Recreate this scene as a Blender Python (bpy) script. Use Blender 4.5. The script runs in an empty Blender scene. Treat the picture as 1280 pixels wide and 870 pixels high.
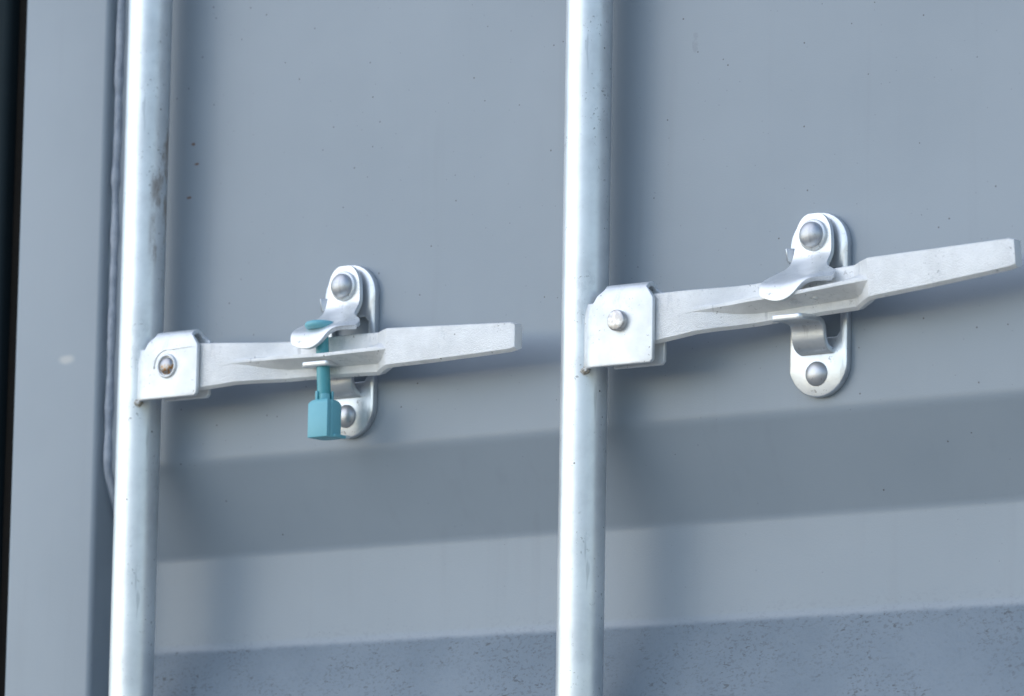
import bpy, bmesh, math, random
from mathutils import Vector, Matrix, noise
random.seed(7)
S = 0.001                                   # everything below is written in millimetres
scene = bpy.context.scene
col = scene.collection
R = math.radians

# ---------------------------------------------------------------- camera
cam_data = bpy.data.cameras.new('camera')
cam = bpy.data.objects.new('camera', cam_data)
col.objects.link(cam)
cam_data.sensor_width = 36.0
cam_data.lens = 6431.5 / 1280 * 36.0
cam_data.clip_start = 0.05
cam_data.clip_end = 2000
cam.matrix_world = Matrix.LocRotScale(
    Vector((2.12373, -3.00858, -0.59772)),
    Matrix(((0.80735514, 0.07909898, 0.58474014),
            (0.58981775, -0.13691432, -0.79584514),
            (0.01710876, 0.98741978, -0.15719246))), None)
cam_data.dof.use_dof = True
cam_data.dof.focus_distance = 3.68
cam_data.dof.aperture_fstop = 10.0
scene.camera = cam
scene.render.resolution_x = 1024
scene.render.resolution_y = 696

# ---------------------------------------------------------------- light
SUN_EL, SUN_AZ = 33.0, 40.0                 # azimuth: degrees to the left of straight out of the door
d = Vector((-math.sin(R(SUN_AZ)) * math.cos(R(SUN_EL)), -math.cos(R(SUN_AZ)) * math.cos(R(SUN_EL)), math.sin(R(SUN_EL))))
world = bpy.data.worlds.new('World')
scene.world = world
world.use_nodes = True
wn = world.node_tree
sky = wn.nodes.new('ShaderNodeTexSky')
sky.sky_type = 'NISHITA'
sky.sun_disc = False
sky.sun_elevation = R(SUN_EL)
sky.sun_rotation = math.atan2(d.x, d.y)
sky.air_density = 1.0
sky.dust_density = 0.3
sky.ozone_density = 1.0
bg = wn.nodes['Background']
wn.links.new(sky.outputs[0], bg.inputs[0])
bg.inputs[1].default_value = 0.14
sun_data = bpy.data.lights.new('sun', 'SUN')
sun_data.energy = 0.72
sun_data.angle = R(80)
sun_data.color = (1.0, 0.955, 0.90)
sun = bpy.data.objects.new('sun', sun_data)
col.objects.link(sun)
sun.rotation_euler = (-d).to_track_quat('-Z', 'Y').to_euler()
vs = scene.view_settings
vs.view_transform = 'Standard'
vs.look = 'None'
vs.exposure = 0.64
vs.gamma = 1.0
vs.use_curve_mapping = False

# ---------------------------------------------------------------- materials
class NT:
    def __init__(self, name):
        self.m = bpy.data.materials.new(name)
        self.m.use_nodes = True
        self.t = self.m.node_tree
        self.b = self.t.nodes['Principled BSDF']
        self.co = self.n('ShaderNodeTexCoord').outputs['Object']
    def n(self, kind, **kw):
        x = self.t.nodes.new(kind)
        for k, v in kw.items():
            setattr(x, k, v)
        return x
    def l(self, a, b):
        self.t.links.new(a, b)
    def put(self, sock, v):
        if hasattr(v, 'links') or hasattr(v, 'is_linked'):
            self.l(v, sock)
        else:
            sock.default_value = v
    def mapping(self, scale=(1, 1, 1), loc=(0, 0, 0), rot=(0, 0, 0)):
        m = self.n('ShaderNodeMapping')
        m.inputs['Scale'].default_value = scale
        m.inputs['Location'].default_value = loc
        m.inputs['Rotation'].default_value = rot
        self.l(self.co, m.inputs[0])
        return m.outputs[0]
    def noise(self, scale, detail=3, rough=.55, vec=None, dist=0):
        x = self.n('ShaderNodeTexNoise')
        x.inputs['Scale'].default_value = scale
        x.inputs['Detail'].default_value = detail
        x.inputs['Roughness'].default_value = rough
        x.inputs['Distortion'].default_value = dist
        self.l(vec or self.co, x.inputs['Vector'])
        return x.outputs['Fac']
    def ramp(self, f, a, b, va=0.0, vb=1.0):
        x = self.n('ShaderNodeMapRange')
        x.interpolation_type = 'SMOOTHSTEP'
        self.put(x.inputs[0], f)
        for i, v in enumerate((a, b, va, vb)):
            x.inputs[i + 1].default_value = v
        return x.outputs[0]
    def math(self, op, a, b=0.0):
        x = self.n('ShaderNodeMath', operation=op)
        self.put(x.inputs[0], a)
        self.put(x.inputs[1], b)
        return x.outputs[0]
    def mix(self, f, a, b):
        x = self.n('ShaderNodeMix', data_type='RGBA')
        self.put(x.inputs[0], f)
        self.put(x.inputs[6], a if not isinstance(a, tuple) else (*a, 1))
        self.put(x.inputs[7], b if not isinstance(b, tuple) else (*b, 1))
        return x.outputs[2]
    def specks(self, scale, radius, keep, vec=None):
        """sparse round dots: radius in cell units, keep = share of cells that hold one"""
        v = self.n('ShaderNodeTexVoronoi')
        v.inputs['Scale'].default_value = scale
        self.l(vec or self.co, v.inputs['Vector'])
        sep = self.n('ShaderNodeSeparateColor')
        self.l(v.outputs['Color'], sep.inputs[0])
        r = self.math('MULTIPLY', sep.outputs[1], radius)
        dot = self.math('LESS_THAN', v.outputs['Distance'], r)
        return self.math('MULTIPLY', dot, self.math('LESS_THAN', sep.outputs[0], keep))
    def xyz(self):
        s = self.n('ShaderNodeSeparateXYZ')
        self.l(self.co, s.inputs[0])
        return s.outputs
    def bump(self, h, strength, dist, prev=None):
        x = self.n('ShaderNodeBump')
        x.inputs['Strength'].default_value = strength
        x.inputs['Distance'].default_value = dist
        self.l(h, x.inputs['Height'])
        if prev is not None:
            self.l(prev, x.inputs['Normal'])
        return x.outputs[0]
    def out(self, color, rough, metal=0.0, normal=None, spec=None, coat=None):
        self.put(self.b.inputs['Base Color'], color if not isinstance(color, tuple) else (*color, 1))
        self.put(self.b.inputs['Roughness'], rough)
        self.put(self.b.inputs['Metallic'], metal)
        if spec is not None:
            self.b.inputs['Specular IOR Level'].default_value = spec
        if coat is not None:
            self.b.inputs['Coat Weight'].default_value = coat[0]
            self.b.inputs['Coat Roughness'].default_value = coat[1]
        if normal is not None:
            self.l(normal, self.b.inputs['Normal'])
        return self.m

def paint(name, dirt_zone=True, scuff=None):
    t = NT(name)
    x, y, z = t.xyz()
    base = t.mix(t.ramp(t.noise(5, 4), .3, .7), (.265, .31, .355), (.295, .34, .385))
    # faint vertical water runs
    run = t.ramp(t.noise(60, 3, .6, t.mapping((1, 1, .06))), .56, .8)
    base = t.mix(t.math('MULTIPLY', run, .16), base, (.22, .25, .28))
    # small dried drips
    drip = t.specks(22, .16, .22, t.mapping((1, .4, .35), (.3, .2, .1)))
    drip = t.math('MULTIPLY', drip, t.ramp(t.noise(160, 2), .45, .6))
    base = t.mix(t.math('MULTIPLY', drip, .28), base, (.18, .2, .22))
    # dark pin pricks of dirt
    p1 = t.specks(84, .062, .62)
    p2 = t.specks(160, .08, .38, t.mapping((1, 1, 1), (.7, .1, .4)))
    base = t.mix(t.math('MULTIPLY', p1, .8), base, (.07, .065, .06))
    base = t.mix(t.math('MULTIPLY', p2, .45), base, (.10, .10, .10))
    rough = t.math('MULTIPLY', 1.0, .34)
    h = t.noise(850, 2, .5)
    nrm = t.bump(h, .16, .0005)
    nrm = t.bump(t.noise(22, 1), .05, .002, nrm)
    if dirt_zone:
        # grime settled on the upward facing slope of the corrugation (z -208 .. -277 mm)
        wob = t.math('MULTIPLY', t.math('SUBTRACT', t.noise(70, 3), .5), .003)
        zz = t.math('ADD', z, wob)
        zone = t.math('MULTIPLY', t.ramp(zz, -.2135, -.2085, 1, 0), t.ramp(zz, -.300, -.272, 0, 1))
        above = t.math('MULTIPLY', t.ramp(zz, -.2115, -.190, 1, 0), .35)
        film = t.ramp(t.noise(9, 5, .6), .3, .7, .6, 1)
        base = t.mix(t.math('MULTIPLY', zone, film), base, (.16, .205, .25))
        g = t.noise(430, 4, .65, t.mapping((.7, 1, 1), (0, 0, 0), (0, R(35), 0)))
        grit = t.ramp(g, .53, .61)
        patch = t.math('MAXIMUM', t.ramp(t.noise(16, 3, .6), .42, .58, .2, 1), t.math('MULTIPLY', t.ramp(zz, -.226, -.211), t.ramp(t.noise(26, 2), .35, .6)))
        grit = t.math('MULTIPLY', t.math('MULTIPLY', grit, patch), t.math('MAXIMUM', zone, above))
        base = t.mix(t.math('MULTIPLY', grit, .36), base, (.065, .07, .08))
        g2 = t.math('MULTIPLY', t.math('MULTIPLY', t.ramp(t.noise(190, 3, .7, t.mapping((.7, 1, 1.5), (3, 1, 2))), .62, .66), patch), zone)
        base = t.mix(t.math('MULTIPLY', g2, .6), base, (.05, .05, .05))
        rough = t.math('ADD', rough, t.math('MULTIPLY', zone, .22))
        nrm = t.bump(g, .3, .0012, nrm)
        t.l(t.math('MULTIPLY', zone, .4), nrm.node.inputs['Strength'])
        # three rust flecks beside the rod
        for (fx, fz) in ((-.396, .181), (-.3985, .139), (-.392, .165)):
            dx = t.math('MULTIPLY', t.math('SUBTRACT', x, fx), .5)
            dz = t.math('SUBTRACT', z, fz)
            dd = t.math('SQRT', t.math('ADD', t.math('MULTIPLY', dx, dx), t.math('MULTIPLY', dz, dz)))
            dd = t.math('ADD', dd, t.math('MULTIPLY', t.noise(400, 2), .0016))
            base = t.mix(t.ramp(dd, .0016, .0022, .85, 0), base, (.16, .085, .05))
    if scuff:
        sx, sz = scuff
        dx = t.math('MULTIPLY', t.math('SUBTRACT', x, sx), .48)
        dz = t.math('SUBTRACT', z, sz)
        dd = t.math('SQRT', t.math('ADD', t.math('MULTIPLY', dx, dx), t.math('MULTIPLY', dz, dz)))
        dd = t.math('ADD', dd, t.math('MULTIPLY', t.noise(160, 3), .002))
        base = t.mix(t.ramp(dd, .0022, .0062, .55, 0), base, (.62, .60, .55))
    return t.out(base, rough, 0, nrm, spec=.5)

def galv(name, tint=(.72, .745, .77), rough=(.30, .42), metal=.85, cast=0.0, wav=.10, rust=None, dull=0.0):
    t = NT(name)
    x, y, z = t.xyz()
    n1 = t.noise(38, 5, .62)
    dark = tuple(c * .88 for c in tint)
    base = t.mix(t.ramp(n1, .35, .68), tint, dark)
    blot = t.ramp(t.noise(110, 4, .7), .62, .72)
    base = t.mix(t.math('MULTIPLY', blot, .22), base, tuple(c * .55 for c in tint))
    sp = t.specks(240, .20, .04)
    base = t.mix(t.math('MULTIPLY', sp, .75), base, (.10, .085, .07))
    chip = t.math('MULTIPLY', t.ramp(t.noise(330, 3, .7), .62, .66), t.ramp(t.noise(45, 2), .52, .62))
    base = t.mix(t.math('MULTIPLY', chip, .55), base, (.16, .15, .14))
    smear = t.math('MULTIPLY', t.ramp(t.noise(120, 4, .75, t.mapping((1, 1, .5))), .54, .62), t.ramp(t.noise(14, 2), .50, .62))
    base = t.mix(t.math('MULTIPLY', smear, .18), base, (.34, .37, .40))
    scr = t.ramp(t.noise(90, 3, .6, t.mapping((1, 1, .12), (0, 0, 0), (0, R(28), 0))), .64, .70)
    base = t.mix(t.math('MULTIPLY', scr, .35), base, (.28, .29, .31))
    r = t.ramp(t.noise(50, 4, .6), .3, .7, rough[0], rough[1])
    nrm = t.bump(t.noise(260, 3, .6), wav, .0009)
    if cast:
        nrm = t.bump(t.noise(1300, 2, .6), .6 * cast, .0018, nrm)
    m = metal
    if rust:
        zmin, zmax, xmin = rust
        band = t.math('MULTIPLY', t.ramp(z, zmin, zmin + .03), t.ramp(z, zmax - .02, zmax, 1, 0))
        side = t.ramp(x, xmin, xmin + .004)
        rn = t.ramp(t.noise(55, 5, .7, t.mapping((1, 1, .35))), .44, .60)
        rs = t.math('MULTIPLY', t.math('MULTIPLY', band, side), rn)
        base = t.mix(t.math('MULTIPLY', rs, .8), base, (.20, .145, .105))
        r = t.math('ADD', r, t.math('MULTIPLY', rs, .3))
        m = t.math('SUBTRACT', metal, t.math('MULTIPLY', rs, .7))
    return t.out(base, r, m, nrm)

M_panel = paint('grey_panel_paint', True)
M_stile = paint('grey_stile_paint', False, scuff=(-.5115, .020))
M_bead = NT('weld_paint'); M_bead = M_bead.out(M_bead.mix(M_bead.ramp(M_bead.noise(90), .3, .7), (.27, .31, .37), (.40, .44, .50)), .5, 0, M_bead.bump(M_bead.noise(180, 3), .5, .002))
g_ = NT('black_rubber'); M_rubber = g_.out(g_.mix(g_.noise(60), (.004, .004, .004), (.009, .008, .007)), .75, 0, g_.bump(g_.noise(200), .3, .001), spec=.05)
g_ = NT('dark_post_paint'); M_post = g_.out(g_.mix(g_.noise(30), (.012, .022, .027), (.02, .03, .036)), .8, 0, spec=.15)
M_rod = galv('galvanised_tube', (.80, .82, .83), (.36, .42), .75, wav=.03)
M_rod_rusty = galv('galvanised_tube_rusty', (.80, .82, .83), (.36, .42), .75, wav=.03, rust=(.055, .20, .0125))
M_plate = galv('galvanised_plate', (.80, .82, .83), (.38, .48), .45)
M_cast = galv('galvanised_casting', (.92, .92, .91), (.40, .48), .30, cast=.8)
M_catch = galv('galvanised_catch', (.68, .71, .74), (.28, .38), .7)
M_latch = galv('galvanised_latch', (.80, .82, .83), (.34, .44), .60)
M_rivet = galv('rivet_steel', (.56, .57, .59), (.38, .46), .8)
g_ = NT('pin_steel'); M_pin = g_.out(g_.mix(g_.ramp(g_.noise(260, 4), .4, .6), (.62, .62, .62), (.45, .43, .42)), .38, .8, g_.bump(g_.noise(500), .3, .0006))
def rusty_pin():
    t = NT('rusty_pin_steel')
    x, y, z = t.xyz()
    lower = t.ramp(t.math('ADD', z, t.math('MULTIPLY', t.noise(300), .004)), .001, .004, 1, 0)
    f = t.math('MULTIPLY', lower, t.ramp(t.noise(420, 3), .40, .55))
    return t.out(t.mix(f, (.42, .42, .43), (.38, .20, .08)), .35, .8, t.bump(t.noise(400), .4, .0006))
M_pin_rusty = rusty_pin()
g_ = NT('weld_metal'); M_weld = g_.out(g_.mix(g_.ramp(g_.noise(240, 4), .42, .56), (.52, .52, .50), (.36, .32, .26)), .5, .4, g_.bump(g_.noise(500), .5, .001))
g_ = NT('teal_plastic'); M_teal = g_.out(g_.mix(g_.ramp(g_.noise(40, 4), .3, .7), (.18, .49, .56), (.20, .52, .59)), .42, 0, g_.bump(g_.noise(300), .08, .0006), spec=.45)
g_ = NT('teal_coated_steel'); M_teal_pin = g_.out(g_.mix(g_.ramp(g_.noise(60, 4), .3, .7), (.08, .36, .40), (.10, .40, .44)), .32, 0, spec=.5)
g_ = NT('pale_lock_tab'); M_tab = g_.out((.62, .66, .66), .4, 0)
g_ = NT('pale_concrete'); M_ground = g_.out(g_.mix(g_.ramp(g_.noise(.6, 6), .3, .7), (.38, .32, .25), (.46, .39, .30)), .9, 0, g_.bump(g_.noise(30, 4), .4, .01))

# ---------------------------------------------------------------- helpers
def shade(me, angle=35):
    for p in me.polygons:
        p.use_smooth = True
    try:
        me.set_sharp_from_angle(angle=R(angle))
    except Exception:
        pass

def bake(o, mods):
    """apply modifiers once, straight into the mesh"""
    for kind, kw in mods:
        m = o.modifiers.new(kind.lower(), kind)
        for k, v in kw.items():
            setattr(m, k, v)
    dg = bpy.context.evaluated_depsgraph_get()
    me = bpy.data.meshes.new_from_object(o.evaluated_get(dg))
    old = o.data
    o.modifiers.clear()
    o.data = me
    bpy.data.meshes.remove(old)

def obj(name, bm, mat, parent=None, mods=(), angle=35, loc=None):
    bmesh.ops.recalc_face_normals(bm, faces=bm.faces)
    me = bpy.data.meshes.new(name)
    if loc is not None:
        bmesh.ops.translate(bm, vec=-Vector(loc), verts=bm.verts)
    bmesh.ops.scale(bm, vec=(S, S, S), verts=bm.verts)
    bm.to_mesh(me)
    bm.free()
    o = bpy.data.objects.new(name, me)
    col.objects.link(o)
    me.materials.append(mat)
    if mods:
        bake(o, mods)
        if not o.data.materials:
            o.data.materials.append(mat)
    shade(o.data, angle)
    if loc is not None:
        o.location = Vector(loc) * S
    if parent:
        o.parent = parent
    return o

def thing(name, label, cat, loc=(0, 0, 0), group=None):
    o = bpy.data.objects.new(name, None)
    o.empty_display_size = .03
    col.objects.link(o)
    o.location = Vector(loc) * S
    o['label'] = label
    o['category'] = cat
    if group:
        o['group'] = group
    return o

BEV = lambda w, seg=3, ang=30: ('BEVEL', dict(width=w * S, segments=seg, limit_method='ANGLE', angle_limit=R(ang)))

def loft(rings, cap=True):
    bm = bmesh.new()
    vr = [[bm.verts.new(p) for p in r] for r in rings]
    n = len(vr[0])
    for a, b in zip(vr, vr[1:]):
        for i in range(n):
            bm.faces.new((a[i], a[(i + 1) % n], b[(i + 1) % n], b[i]))
    if cap:
        bm.faces.new(vr[0]); bm.faces.new(list(reversed(vr[-1])))
    return bm

def prism_xz(outline, y0, y1, hole=None):
    """outline in the x-z plane, extruded along y; an optional hole outline"""
    bm = bmesh.new()
    def ring(pts, y): return [bm.verts.new((x, y, z)) for x, z in pts]
    if hole is None:
        a, b = ring(outline, y0), ring(outline, y1)
        n = len(a)
        bm.faces.new(a); bm.faces.new(list(reversed(b)))
        for i in range(n):
            bm.faces.new((a[i], a[(i + 1) % n], b[(i + 1) % n], b[i]))
        return bm
    for y in (y0, y1):
        edges = []
        for pts in (outline, hole):
            r = ring(pts, y)
            edges += [bm.edges.new((r[i], r[(i + 1) % len(r)])) for i in range(len(r))]
        bmesh.ops.triangle_fill(bm, edges=edges, use_beauty=True)
    bm.verts.ensure_lookup_table()
    no, nh = len(outline), len(hole)
    tot = no + nh
    for base, n in ((0, no), (no, nh)):
        for i in range(n):
            j = (i + 1) % n
            bm.faces.new([bm.verts[k] for k in (base + i, base + j, tot + base + j, tot + base + i)])
    return bm

def lathe(profile, axis='y', seg=40, c=(0, 0, 0)):
    """profile of (radius, height) turned about an axis through c"""
    bm = bmesh.new()
    rings = []
    for r, h in profile:
        ring = []
        for k in range(seg):
            a = 2 * math.pi * k / seg
            if axis == 'y':
                p = (c[0] + r * math.cos(a), c[1] + h, c[2] + r * math.sin(a))
            else:
                p = (c[0] + r * math.cos(a), c[1] + r * math.sin(a), c[2] + h)
            ring.append(bm.verts.new(p))
        rings.append(ring)
    for a, b in zip(rings, rings[1:]):
        for i in range(seg):
            bm.faces.new((a[i], a[(i + 1) % seg], b[(i + 1) % seg], b[i]))
    bm.faces.new(rings[0]); bm.faces.new(list(reversed(rings[-1])))
    return bm

def arc(cx, cz, r, a0, a1, n):
    return [(cx + r * math.cos(R(a0 + (a1 - a0) * i / n)), cz + r * math.sin(R(a0 + (a1 - a0) * i / n))) for i in range(n + 1)]

def sheet(rows, thick, sub=2, offset=1.0, mat=None, name='', parent=None, crease=None, bev=.7, skip=()):
    """a grid of points (rows of equal length) given a thickness: bent plate"""
    bm = bmesh.new()
    g = [[bm.verts.new(p) for p in r] for r in rows]
    for j in range(len(g) - 1):
        for i in range(len(g[0]) - 1):
            if (j, i) in skip:
                continue
            bm.faces.new((g[j][i], g[j][i + 1], g[j + 1][i + 1], g[j + 1][i]))
    bmesh.ops.delete(bm, geom=[v for v in bm.verts if not v.link_faces], context='VERTS')
    mods = []
    if sub:
        mods.append(('SUBSURF', dict(levels=sub, render_levels=sub)))
    mods.append(('SOLIDIFY', dict(thickness=thick * S, offset=offset, use_even_offset=True)))
    mods.append(('BEVEL', dict(width=bev * S, segments=2, limit_method='ANGLE', angle_limit=R(50))))
    return obj(name, bm, mat, parent, mods, angle=40)

# ---------------------------------------------------------------- the setting
gb = bmesh.new()
bmesh.ops.create_grid(gb, x_segments=24, y_segments=24, size=60000)
ground = obj('ground', gb, M_ground, loc=(0, 0, 0))
ground.location = (0, 0, -1.35)
ground['kind'] = 'structure'

# ---------------------------------------------------------------- the container door
door = thing('container_door', 'grey painted corrugated steel container door behind both galvanised locking rods', 'door', (0, 0, -600))
def child(o, p):
    o.parent = p
    o.matrix_parent_inverse = Matrix.Translation(-p.location)
    return o

# corrugated panel: trapezoid waves running across the door
D = 30.0
def rounded(pts, r, n=5):
    out = []
    for i, p in enumerate(pts):
        if i in (0, len(pts) - 1):
            out.append(Vector(p)); continue
        a, b, c = Vector(pts[i - 1]), Vector(p), Vector(pts[i + 1])
        u, v = (a - b).normalized(), (c - b).normalized()
        rr = r[i] if isinstance(r, (list, tuple)) else r
        p0, p1 = b + u * rr, b + v * rr
        for k in range(n + 1):
            t = k / n
            out.append((1 - t) ** 2 * p0 + 2 * t * (1 - t) * b + t * t * p1)
    return out
prof = [(0, 1200), (0, 600), (D, 535), (D, 462), (0, 394), (0, -69), (D, -138), (D, -208), (0, -277), (0, -740), (D, -809), (D, -879), (0, -948), (0, -1200)]
prof = rounded(prof, [0, 5, 4, 4, 5, 5, 4, 4, 5, 5, 4, 4, 5, 0])
prof2 = []
for a, b in zip(prof, prof[1:]):            # subdivide long runs so the sheet can be very slightly uneven
    L = (b - a).length
    k = max(1, int(L / 28))
    prof2 += [a.lerp(b, i / k) for i in range(k)]
prof2.append(prof[-1])
xs = [-474 + i * 24 for i in range(0, 62)]
bm = bmesh.new()
grid = []
for p in prof2:
    row = []
    for x in xs:
        w = noise.noise(Vector((x * .006, p[1] * .006, 3.1))) * .35
        row.append(bm.verts.new((x, p[0] + w, p[1])))
    grid.append(row)
for j in range(len(grid) - 1):
    for i in range(len(xs) - 1):
        bm.faces.new((grid[j][i], grid[j][i + 1], grid[j + 1][i + 1], grid[j + 1][i]))
panel = child(obj('corrugated_panel', bm, M_panel, mods=[('SOLIDIFY', dict(thickness=2 * S, offset=-1 if False else 0))], angle=180), door)

# upright edge member of the door (rectangular hollow section)
ST_Y = -10.0
sec = [(-567, 70), (-567, ST_Y), (-478.5, ST_Y), (-478.5, 70)]
def vert_bar(sec, z0, z1, step=60):
    rings = []
    z = z0
    while z < z1:
        rings.append([(x, y, z) for x, y in sec]); z += step
    rings.append([(x, y, z1) for x, y in sec])
    return loft(rings)
stile = child(obj('door_frame', vert_bar(sec, -1220, 1210), M_stile, mods=[BEV(4.5, 5, 60)], angle=180), door)

# weld bead that runs down the joint between frame and sheet and follows the corrugation
def bead(points, r, wob=.25, seg=10):
    bm = bmesh.new()
    rings = []
    for i, p in enumerate(points):
        a = points[max(0, i - 1)]; b = points[min(len(points) - 1, i + 1)]
        tdir = (b - a).normalized()
        side = Vector((1, 0, 0)); up = tdir.cross(side).normalized()
        rr = r * (1 + wob * noise.noise(p * .06) + .12 * noise.noise(p * .35))
        off = Vector((1.1 * noise.noise(p * .018 + Vector((9, 2, 1))), 0, 0))
        rings.append([bm.verts.new(p + off + side * rr * math.cos(2 * math.pi * k / seg) + up * rr * math.sin(2 * math.pi * k / seg)) for k in range(seg)])
    for a, b in zip(rings, rings[1:]):
        for k in range(seg):
            bm.faces.new((a[k], a[(k + 1) % seg], b[(k + 1) % seg], b[k]))
    bm.faces.new(rings[0]); bm.faces.new(list(reversed(rings[-1])))
    return bm
def along(profile, x, dy, step=5):
    pts = []
    for a, b in zip(profile, profile[1:]):
        L = (b - a).length
        k = max(1, int(L / step))
        pts += [Vector((x, p[0] + dy, p[1])) for p in (a.lerp(b, i / k) for i in range(k))]
    pts.append(Vector((x, profile[-1][0] + dy, profile[-1][1])))
    return pts
child(obj('weld_bead', bead(along(prof, -473.5, -.8), 3.6), M_bead, angle=180), door)
seal_pts = [Vector((-463.5 + .8 * noise.noise(Vector((0, 0, z * .03))), 1.2, z)) for z in range(270, -62, -5)]
child(obj('sealant_strip', bead(seal_pts, 2.0, .3), M_bead, angle=180), door)

# rubber gasket and the dark post behind it
gs = [(-598, 40), (-598, 20), (-594, 14), (-582, 10), (-571, 13), (-567.6, 20), (-567.6, 30)]
child(obj('rubber_gasket', vert_bar(gs, -1220, 1210), M_rubber, mods=[BEV(1.2, 2, 20)], angle=60), door)
post = obj('corner_post', vert_bar([(-760, 90), (-760, 8), (-600, 8), (-600, 90)], -1300, 900), M_post, mods=[BEV(6, 3, 60)], angle=60)
post['label'] = 'dark blue black corner post at the extreme left edge beyond the rubber gasket'
post['category'] = 'post'

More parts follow.
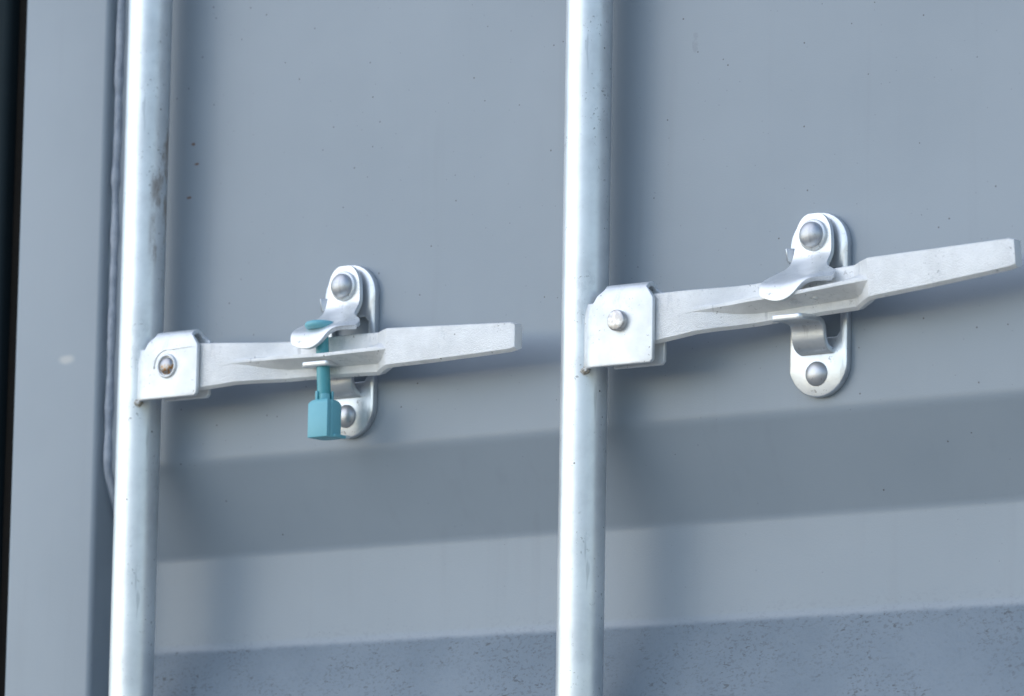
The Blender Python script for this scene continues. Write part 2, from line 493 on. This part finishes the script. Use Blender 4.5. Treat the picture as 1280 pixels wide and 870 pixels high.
# ---------------------------------------------------------------- locking rods
def make_bar(x0, tilt, rusty, label):
    t = thing('locking_bar', label, 'locking rod', (x0, -30, -600), 'galvanised locking rods of the door')
    inv = Vector((0, 0, 0))
    def add(o):
        return child(o, t)
    def w(o):                                # parts are built relative to the rod, then moved with it
        o.location.x += x0 * S
        return add(o)
    rings = []
    for z in range(-1200, 1201, 20):
        rings.append([(17 * math.cos(2 * math.pi * k / 64), -30 + 17 * math.sin(2 * math.pi * k / 64), z) for k in range(64)])
    w(obj('rod', loft(rings), M_rod_rusty if rusty else M_rod, angle=80))

    # folded bracket: front plate, rolled top, rear plate, side wing on to the tube
    cy, cz, rr = -43.0, 17.5, 7.0
    lo = -26.0 if rusty else -33.5           # the left bracket is the shorter one
    path = [(-50, z) for z in (lo, lo + 2.5, -18, -8, 4, 13)] + [(-50, 17.5)]
    for k in range(1, 7):
        a = R(180 - 30 * k)
        path.append((cy + rr * math.cos(a), cz + rr * math.sin(a)))
    path += [(-36, z) for z in (12, 2, -8, -18, lo + 2.5, lo)]
    rows = []
    for j, (y, z) in enumerate(path):
        if j <= 5: xl, xr = 22.5, 74.5
        elif j == 6: xl, xr = 25.5, 71.5
        elif j <= 11: xl, xr = 31, 68
        else: xl, xr = 31, 75
        if j in (0, len(path) - 1): xr -= 2.5
        row = [(xl + (xr - xl) * f, y, z) for f in (0, .33, .66, 1)]
        rows.append(row)
    bm = bmesh.new()
    g = [[bm.verts.new(p) for p in r] for r in rows]
    for j in range(len(g) - 1):
        for i in range(3):
            bm.faces.new((g[j][i], g[j][i + 1], g[j + 1][i + 1], g[j + 1][i]))
    wing = []
    for j in range(0, 6):
        zz = path[j][1]
        e = 2 if j in (0, 5) else 0
        wing.append((bm.verts.new((18.0, -49.2, zz)), bm.verts.new((13.0 + e, -45.0, zz)), bm.verts.new((10.0 + e, -41.8, zz + (1.5 if j == 0 else -1.5 if j == 5 else 0)))))
    for j in range(5):
        a, b = wing[j], wing[j + 1]
        bm.faces.new((g[j][0], a[0], b[0], g[j + 1][0]))
        bm.faces.new((a[0], a[1], b[1], b[0]))
        bm.faces.new((a[1], a[2], b[2], b[1]))
    w(obj('pivot_bracket', bm, M_plate, mods=[('SOLIDIFY', dict(thickness=3.4 * S, offset=0, use_even_offset=True)), BEV(.8, 3, 50)], angle=45))
    # weld blob where the wing meets the tube
    bl = bmesh.new()
    bmesh.ops.create_icosphere(bl, subdivisions=4, radius=1)
    for v in bl.verts:
        n_ = 1 + .28 * noise.noise(v.co * 2.2 + Vector((x0 * .01, 0, 0)))
        v.co = Vector((11.5 + v.co.x * 4.0 * n_, -44.5 + v.co.y * 2.6 * n_, lo - .3 + v.co.z * 2.8 * n_))
    w(obj('weld', bl, M_weld, angle=180))

    # pin
    if rusty:
        pin = w(obj('pin', lathe([(6.6, 2), (6.6, -1.0), (6.0, -2.4), (4.6, -3.3), (2.6, -3.8), (.4, -4.0)], 'y', 40), M_pin_rusty, angle=60, loc=(0, 0, 0)))
        pin.location = Vector((x0 + 45.2, -51.0, -1.6)) * S
        pin.matrix_parent_inverse = Matrix.Translation(-t.location)
        pin['label'] = 'recessed domed pin with a rusty patch'
        em = [Vector((x, -51.6, z)) for x, z in ([(73.5, 11.5), (66, 11.5), (58, 11.2), (50, 10.6)] + arc(45.2, -1.6, 12.6, 78, 185, 12))]
        w(obj('pressed_rib', bead(em, .8, .1, 8), M_plate, angle=180))
        w(obj('pin_collar', lathe([(9.4, .6), (9.4, -.4), (8.8, -1.3), (8.0, -1.5), (7.4, -1.0), (7.3, .6)], 'y', 48, (45.2, -52.0, -1.6)), M_plate, angle=60))
    else:
        pin = w(obj('pin', lathe([(7.6, 2), (7.6, -3.6), (7.2, -4.2), (6.6, -4.5), (3, -4.6)], 'y', 40), M_pin, angle=40))
        pin.location = Vector((x0 + 45.0, -51.6, -1.6)) * S
        pin.matrix_parent_inverse = Matrix.Translation(-t.location)
        pin['label'] = 'plain round pin standing proud of its bracket'

    # handle: cast bar, cranked in, with a seal flange, cranked out to the grip
    # station: x, back y, front y, top z, bottom z, root-low z, lip y, lip-bottom z, lip-top z
    st = [
        (50, -39.5, -47.0, 15.0, -20.0, None),
        (74, -38.8, -47.2, 14.6, -21.4, None),
        (92, -38.0, -47.2, 13.4, -20.6, None),
        (106, -37.0, -47.0, 12.4, -19.8, (-4.0, -47.3, -3.6, -2.2)),
        (118, -32.0, -43.0, 12.0, -19.2, (-5.5, -44.5, -3.0, -1.0)),
        (134, -25.5, -36.5, 11.8, -18.8, (-8.4, -43.5, -3.2, -.6)),
        (148, -22.0, -32.4, 11.8, -18.6, (-9.8, -45.5, -3.6, -.9)),
        (166, -21.0, -31.0, 12.2, -18.4, (-10.4, -48.5, -4.6, -1.9)),
        (192, -21.0, -31.0, 12.6, -18.6, (-10.8, -50.5, -5.8, -3.2)),
        (214, -21.0, -31.0, 12.6, -19.2, (-11.4, -50.8, -5.6, -3.0)),
        (231, -21.0, -31.4, 12.2, -19.8, (-11.8, -50.6, -5.4, -2.6)),
        (243, -31.0, -42.5, 11.4, -19.4, (-12.2, -50.7, -5.2, -2.2)),
        (253, -39.5, -50.0, 10.9, -18.8, None),
        (259, -40.0, -50.4, 10.7, -18.6, None),
        (298, -40.0, -50.4, 9.0, -18.0, None),
        (338, -40.0, -50.4, 7.2, -16.8, None),
        (366, -40.0, -50.4, 6.0, -15.8, None),
        (370.5, -40.6, -49.8, 4.6, -14.6, None)]
    rings = []
    for (x, yb, yf, zt, zb, fin) in st:
        if fin is None:
            m = (zt + zb) / 2
            fin = (m - 1.2, yf, m - .9, m - .3)
            rh = m + .2
        else:
            rh = fin[3] + (zt - fin[3]) * (.12 if x < 240 else .3)
        zl, yl, z3, z4 = fin
        ch = 2.2                                             # cast chamfer along the lower edge
        rings.append([(x, yb, zb + ch), (x, yf + 3.0, zb), (x, yf, zb + ch), (x, yf, zl), (x, yl, z3), (x, yl, z4),
                      (x, yf, max(rh, z4 + .3)), (x, yf, zt - .8), (x, yf + 1.4, zt), (x, yb, zt)])
    bm = loft(rings)
    # tilt about the pivot
    bmesh.ops.rotate(bm, cent=(45, 0, -1.6), matrix=Matrix.Rotation(-R(tilt), 3, 'Y'), verts=bm.verts)
    w(obj('handle', bm, M_cast, mods=[BEV(1.6, 4, 22)], angle=50))
    # cast bosses under the seal flange
    if tilt > 2:
        for bx, rad in ((186, 3.0), (204, 2.0)):
            b2 = lathe([(rad, 1.2), (rad * .9, -.4), (rad * .5, -.9)], 'y', 20, (bx, -40.5, -8.6))
            bmesh.ops.rotate(b2, cent=(bx, -40.5, -8.6), matrix=Matrix.Rotation(R(75), 3, 'X'), verts=b2.verts)
            bmesh.ops.rotate(b2, cent=(45, 0, -1.6), matrix=Matrix.Rotation(-R(tilt), 3, 'Y'), verts=b2.verts)
            w(obj('casting_nub', b2, M_plate, angle=60))
    return t

make_bar(0, 4.1, False, 'right locking rod with handle tilted up and plain round pin, no seal')
make_bar(-418.6, 0.0, True, 'left locking rod with brown stain, its level handle held by the teal seal')

# ---------------------------------------------------------------- handle catches
def make_catch(x0, label):
    t = thing('handle_catch', label, 'handle catch', (x0 + 185, -1, 5), 'galvanised handle catches riveted to the door')
    def w(o):
        o.location.x += x0 * S
        return child(o, t)
    cx = 185.0
    outl = [(161, -42)] + arc(185, -37, 24, 205, 360, 14)[0:] + [(209, 45)] + arc(185, 46.6, 24, 0, 180, 18) + [(161, 40)]
    # window left in the plate where the hook tongue was pressed out
    win = [(173.5, -19), (200, -19), (203, -15), (203, 26), (199, 30), (172, 30), (168.5, 26), (168.5, -15)]
    outl = [outl[0]] + outl[1:]
    base = w(obj('base_plate', prism_xz(outl, -1.0, -7.0, win), M_catch, mods=[BEV(1.0, 2, 50)], angle=40))
    # hook: bent tongue rising from the plate to a level shelf
    P = [(-5.5, -29), (-9, -28.6), (-13.5, -27), (-16.5, -23.5), (-17.2, -18), (-17.8, -13.0), (-20.5, -9.6), (-25, -8.4), (-33, -8.8), (-41, -9.4), (-46, -9.8)]
    rows = []
    for k, (y, z) in enumerate(P):
        xl, xr = 170.5 - max(0, k - 6) * .15, 197.5 - max(0, k - 6) * .3
        if k == len(P) - 1:
            xl += 1.0; xr -= 1.0
        rows.append([(xl + (xr - xl) * f, y, z) for f in (0, .1, .5, .9, 1)])
    hk = w(sheet(rows, 4.2, 1, 0, M_catch, 'hook'))
    # swinging latch: flat top plate, neck, flange that curls down over the handle
    A = []
    for z, hw in ((68.6, 4.5), (67.0, 8.6), (62.6, 12.2), (57.5, 14.4), (51, 15.0), (44, 15.2)):
        A.append([(185.2 + hw * f, -13, z) for f in (-1, -.5, 0, .5, 1)])
    A.append([(168.6, -13.0, 38.5), (176, -13, 39.0), (184, -13, 39.5), (192.3, -13, 40.0), (200.3, -13, 40.6)])
    A.append([(168.6, -15.0, 34.2), (176, -15, 34.4), (184, -15, 34.8), (192, -15, 35.2), (200.2, -15, 35.6)])
    A.append([(169.8, -21.0, 28.0), (177, -21.5, 27.6), (184.5, -22, 27.4), (192, -22, 27.4), (199.5, -21, 28.2)])
    A.append([(165.5, -35.0, 20.8), (176.5, -36, 20.2), (188.0, -36, 20.8), (200, -34, 22.3), (211.2, -29, 23.6)])
    def resample(row, fs=(0, .07, .24, .42, .58, .7, .82, .95, 1)):
        out = []
        for f in fs:
            t_ = f * (len(row) - 1)
            i_ = min(int(t_), len(row) - 2)
            out.append(tuple(a_ + (b_ - a_) * (t_ - i_) for a_, b_ in zip(row[i_], row[i_ + 1])))
        return out
    A = [resample(r_) for r_ in A]
    # flange: a level shelf with a rounded apron folded down at its left part
    E_ = [(163.6, -46, 15.6), (176, -47.5, 13.8), (184.5, -47.4, 13.8), (191.5, -46.4, 15.2), (198, -44.5, 17.4), (205, -41.5, 19.4), (216.3, -33.5, 20.6)]
    F_ = [(164.0, -49.6, 11.5), (176, -50.8, 9), (185, -50.6, 9), (192, -49.8, 11.5), (197.8, -48.2, 15), (204.5, -45.5, 17.4), (217.3, -37.5, 18.0)]
    G_ = [(165.4, -50.2, 5.6), (175.5, -51.4, 1.0), (185, -51, .6), (193.0, -50.4, 5.0), (198.0, -49.3, 11.6), (204, -47.6, 15.4), (217.5, -40.5, 15.8)]
    for r_ in (E_, F_, G_):
        a0 = tuple(p_ + (q_ - p_) * .25 for p_, q_ in zip(r_[0], r_[1]))
        a1 = tuple(p_ + (q_ - p_) * .25 for p_, q_ in zip(r_[6], r_[5]))
        A.append([r_[0], a0, *r_[1:6], a1, r_[6]])
    lt = w(sheet(A, 3.8, 2, 0, M_latch, 'swing_latch', bev=.6))
    # stop lug on the left of the plate
    lug = [[(166.5, -5.5, 33.5), (166.5, -5.5, 46.5)], [(163.5, -8, 33.5), (163.0, -8, 46.5)], [(161.5, -11.5, 37), (160.5, -12.5, 46.0)]]
    w(sheet(lug, 2.4, 0, 0, M_catch, 'stop_lug', bev=.5))
    # rivets
    def dome(cx_, cz_, y, r, hh, nm='rivet'):
        pr = [(r, 3.0), (r, -.3)]
        for k in range(1, 10):
            a = R(90 * k / 9.3)
            pr.append((r * math.cos(a), -hh * math.sin(a) - .3))
        return w(obj(nm, lathe(pr, 'y', 48, (cx_, y, cz_)), M_rivet, angle=70))
    w(obj('washer', lathe([(11.2, 1.5), (11.2, -1.0), (10.6, -1.7), (7, -1.8)], 'y', 48, (185.6, -15.4, 53.0)), M_latch, angle=60))
    dome(185.6, 53.0, -18.2, 9.2, 5.4)
    dome(184.0, -44.5, -7.0, 8.8, 4.6)
    return t

make_catch(0, 'right handle catch without seal, its bent hook and lower rivet fully visible')
make_catch(-418.6, 'left handle catch threaded by the teal seal, lower rivet half hidden')

# ---------------------------------------------------------------- the bolt seal
bs = thing('bolt_seal', 'teal plastic bolt seal with disc head and square lock body, through the left catch', 'bolt seal', (-418.6 + 187, -38, -66))
SX, SY = -418.6 + 187.0, -38.5
child(obj('bolt_head', lathe([(4, -3.0), (9.4, -2.8), (11.2, -1.8), (12.1, -.2), (12.0, 1.2), (11.0, 2.5), (8.5, 3.3), (4, 3.7), (.4, 3.8)], 'z', 48, (SX - 3.0, SY - 1.5, 19.5)), M_teal, angle=70), bs)
pinb = lathe([(5.2, -38), (5.1, -20), (5.0, 0), (4.8, 18)], 'z', 32, (0, 0, 0))
for v in pinb.verts:                                        # the pin leans slightly
    f = (v.co.z + 38) / 56
    v.co.x += SX - 2.6 * f + .8 * (1 - f); v.co.y += SY - 1.2 * f
child(obj('bolt_pin', pinb, M_teal_pin, angle=60), bs)
# collar with four prongs
col_b = bmesh.new()
for k in range(4):
    a0 = 90 * k + 12
    inner = arc(SX + .8, SY, 5.4, a0, a0 + 62, 8)
    outer = arc(SX + .8, SY, 7.0, a0 + 62, a0, 8)
    low = [col_b.verts.new((x, y, -38.0)) for x, y in inner + outer]
    top = []
    for idx, (x, y) in enumerate(inner + outer):
        i = idx if idx <= 8 else 17 - idx
        top.append(col_b.verts.new((x, y, -29.8 - (2.4 if k in (1, 3) else 0) - abs(i - 4) * .12)))
    n = len(low)
    col_b.faces.new(low); col_b.faces.new(list(reversed(top)))
    for i in range(n):
        col_b.faces.new((low[i], low[(i + 1) % n], top[(i + 1) % n], top[i]))
child(obj('collar', col_b, M_teal, mods=[BEV(.35, 2, 50)], angle=50), bs)
# lock body: square with bevelled corners and a grooved right side
def body_ring(z, k, inset=0):
    w_ = 9.6 * k
    p = [(-w_, -w_), (w_, -w_), (w_, -w_ + 3.2), (w_ - .9, -w_ + 3.9), (w_ - .9, -w_ + 5.0), (w_, -w_ + 5.7), (w_, w_ - 4), (w_ - 3, w_), (-w_ + 3, w_), (-w_, w_ - 3)]
    return [(x, y, z) for x, y in p]
br = [body_ring(-65.5, .985), body_ring(-64.8, 1.0), body_ring(-40.2, 1.0), body_ring(-38.4, .90), body_ring(-36.8, .72)]
bb = loft(br)
bmesh.ops.rotate(bb, cent=(0, 0, 0), matrix=Matrix.Rotation(R(-3), 3, 'Z'), verts=bb.verts)
bmesh.ops.translate(bb, vec=(SX + 2.6, SY, 0), verts=bb.verts)
child(obj('lock_body', bb, M_teal, mods=[BEV(.7, 3, 30)], angle=40), bs)
tb = bmesh.new()
bmesh.ops.create_cube(tb, size=1)
for v in tb.verts:
    v.co = Vector((SX + 12.8 + v.co.x * 3.4, SY + 3.0 + v.co.y * 13, -64.2 + v.co.z * 2.4))
child(obj('foot_tab', tb, M_teal, mods=[BEV(.5, 2, 40)]), bs)
tb = bmesh.new()
bmesh.ops.create_cube(tb, size=1)
for v in tb.verts:
    v.co = Vector((SX + 13.4 + v.co.x * 3.6, SY + 11.6 + v.co.y * 4.2, -63.9 + v.co.z * 2.6))
o_ = child(obj('tab_tip', tb, M_tab, mods=[BEV(.6, 2, 40)]), bs)
o_['label'] = 'pale worn tip'
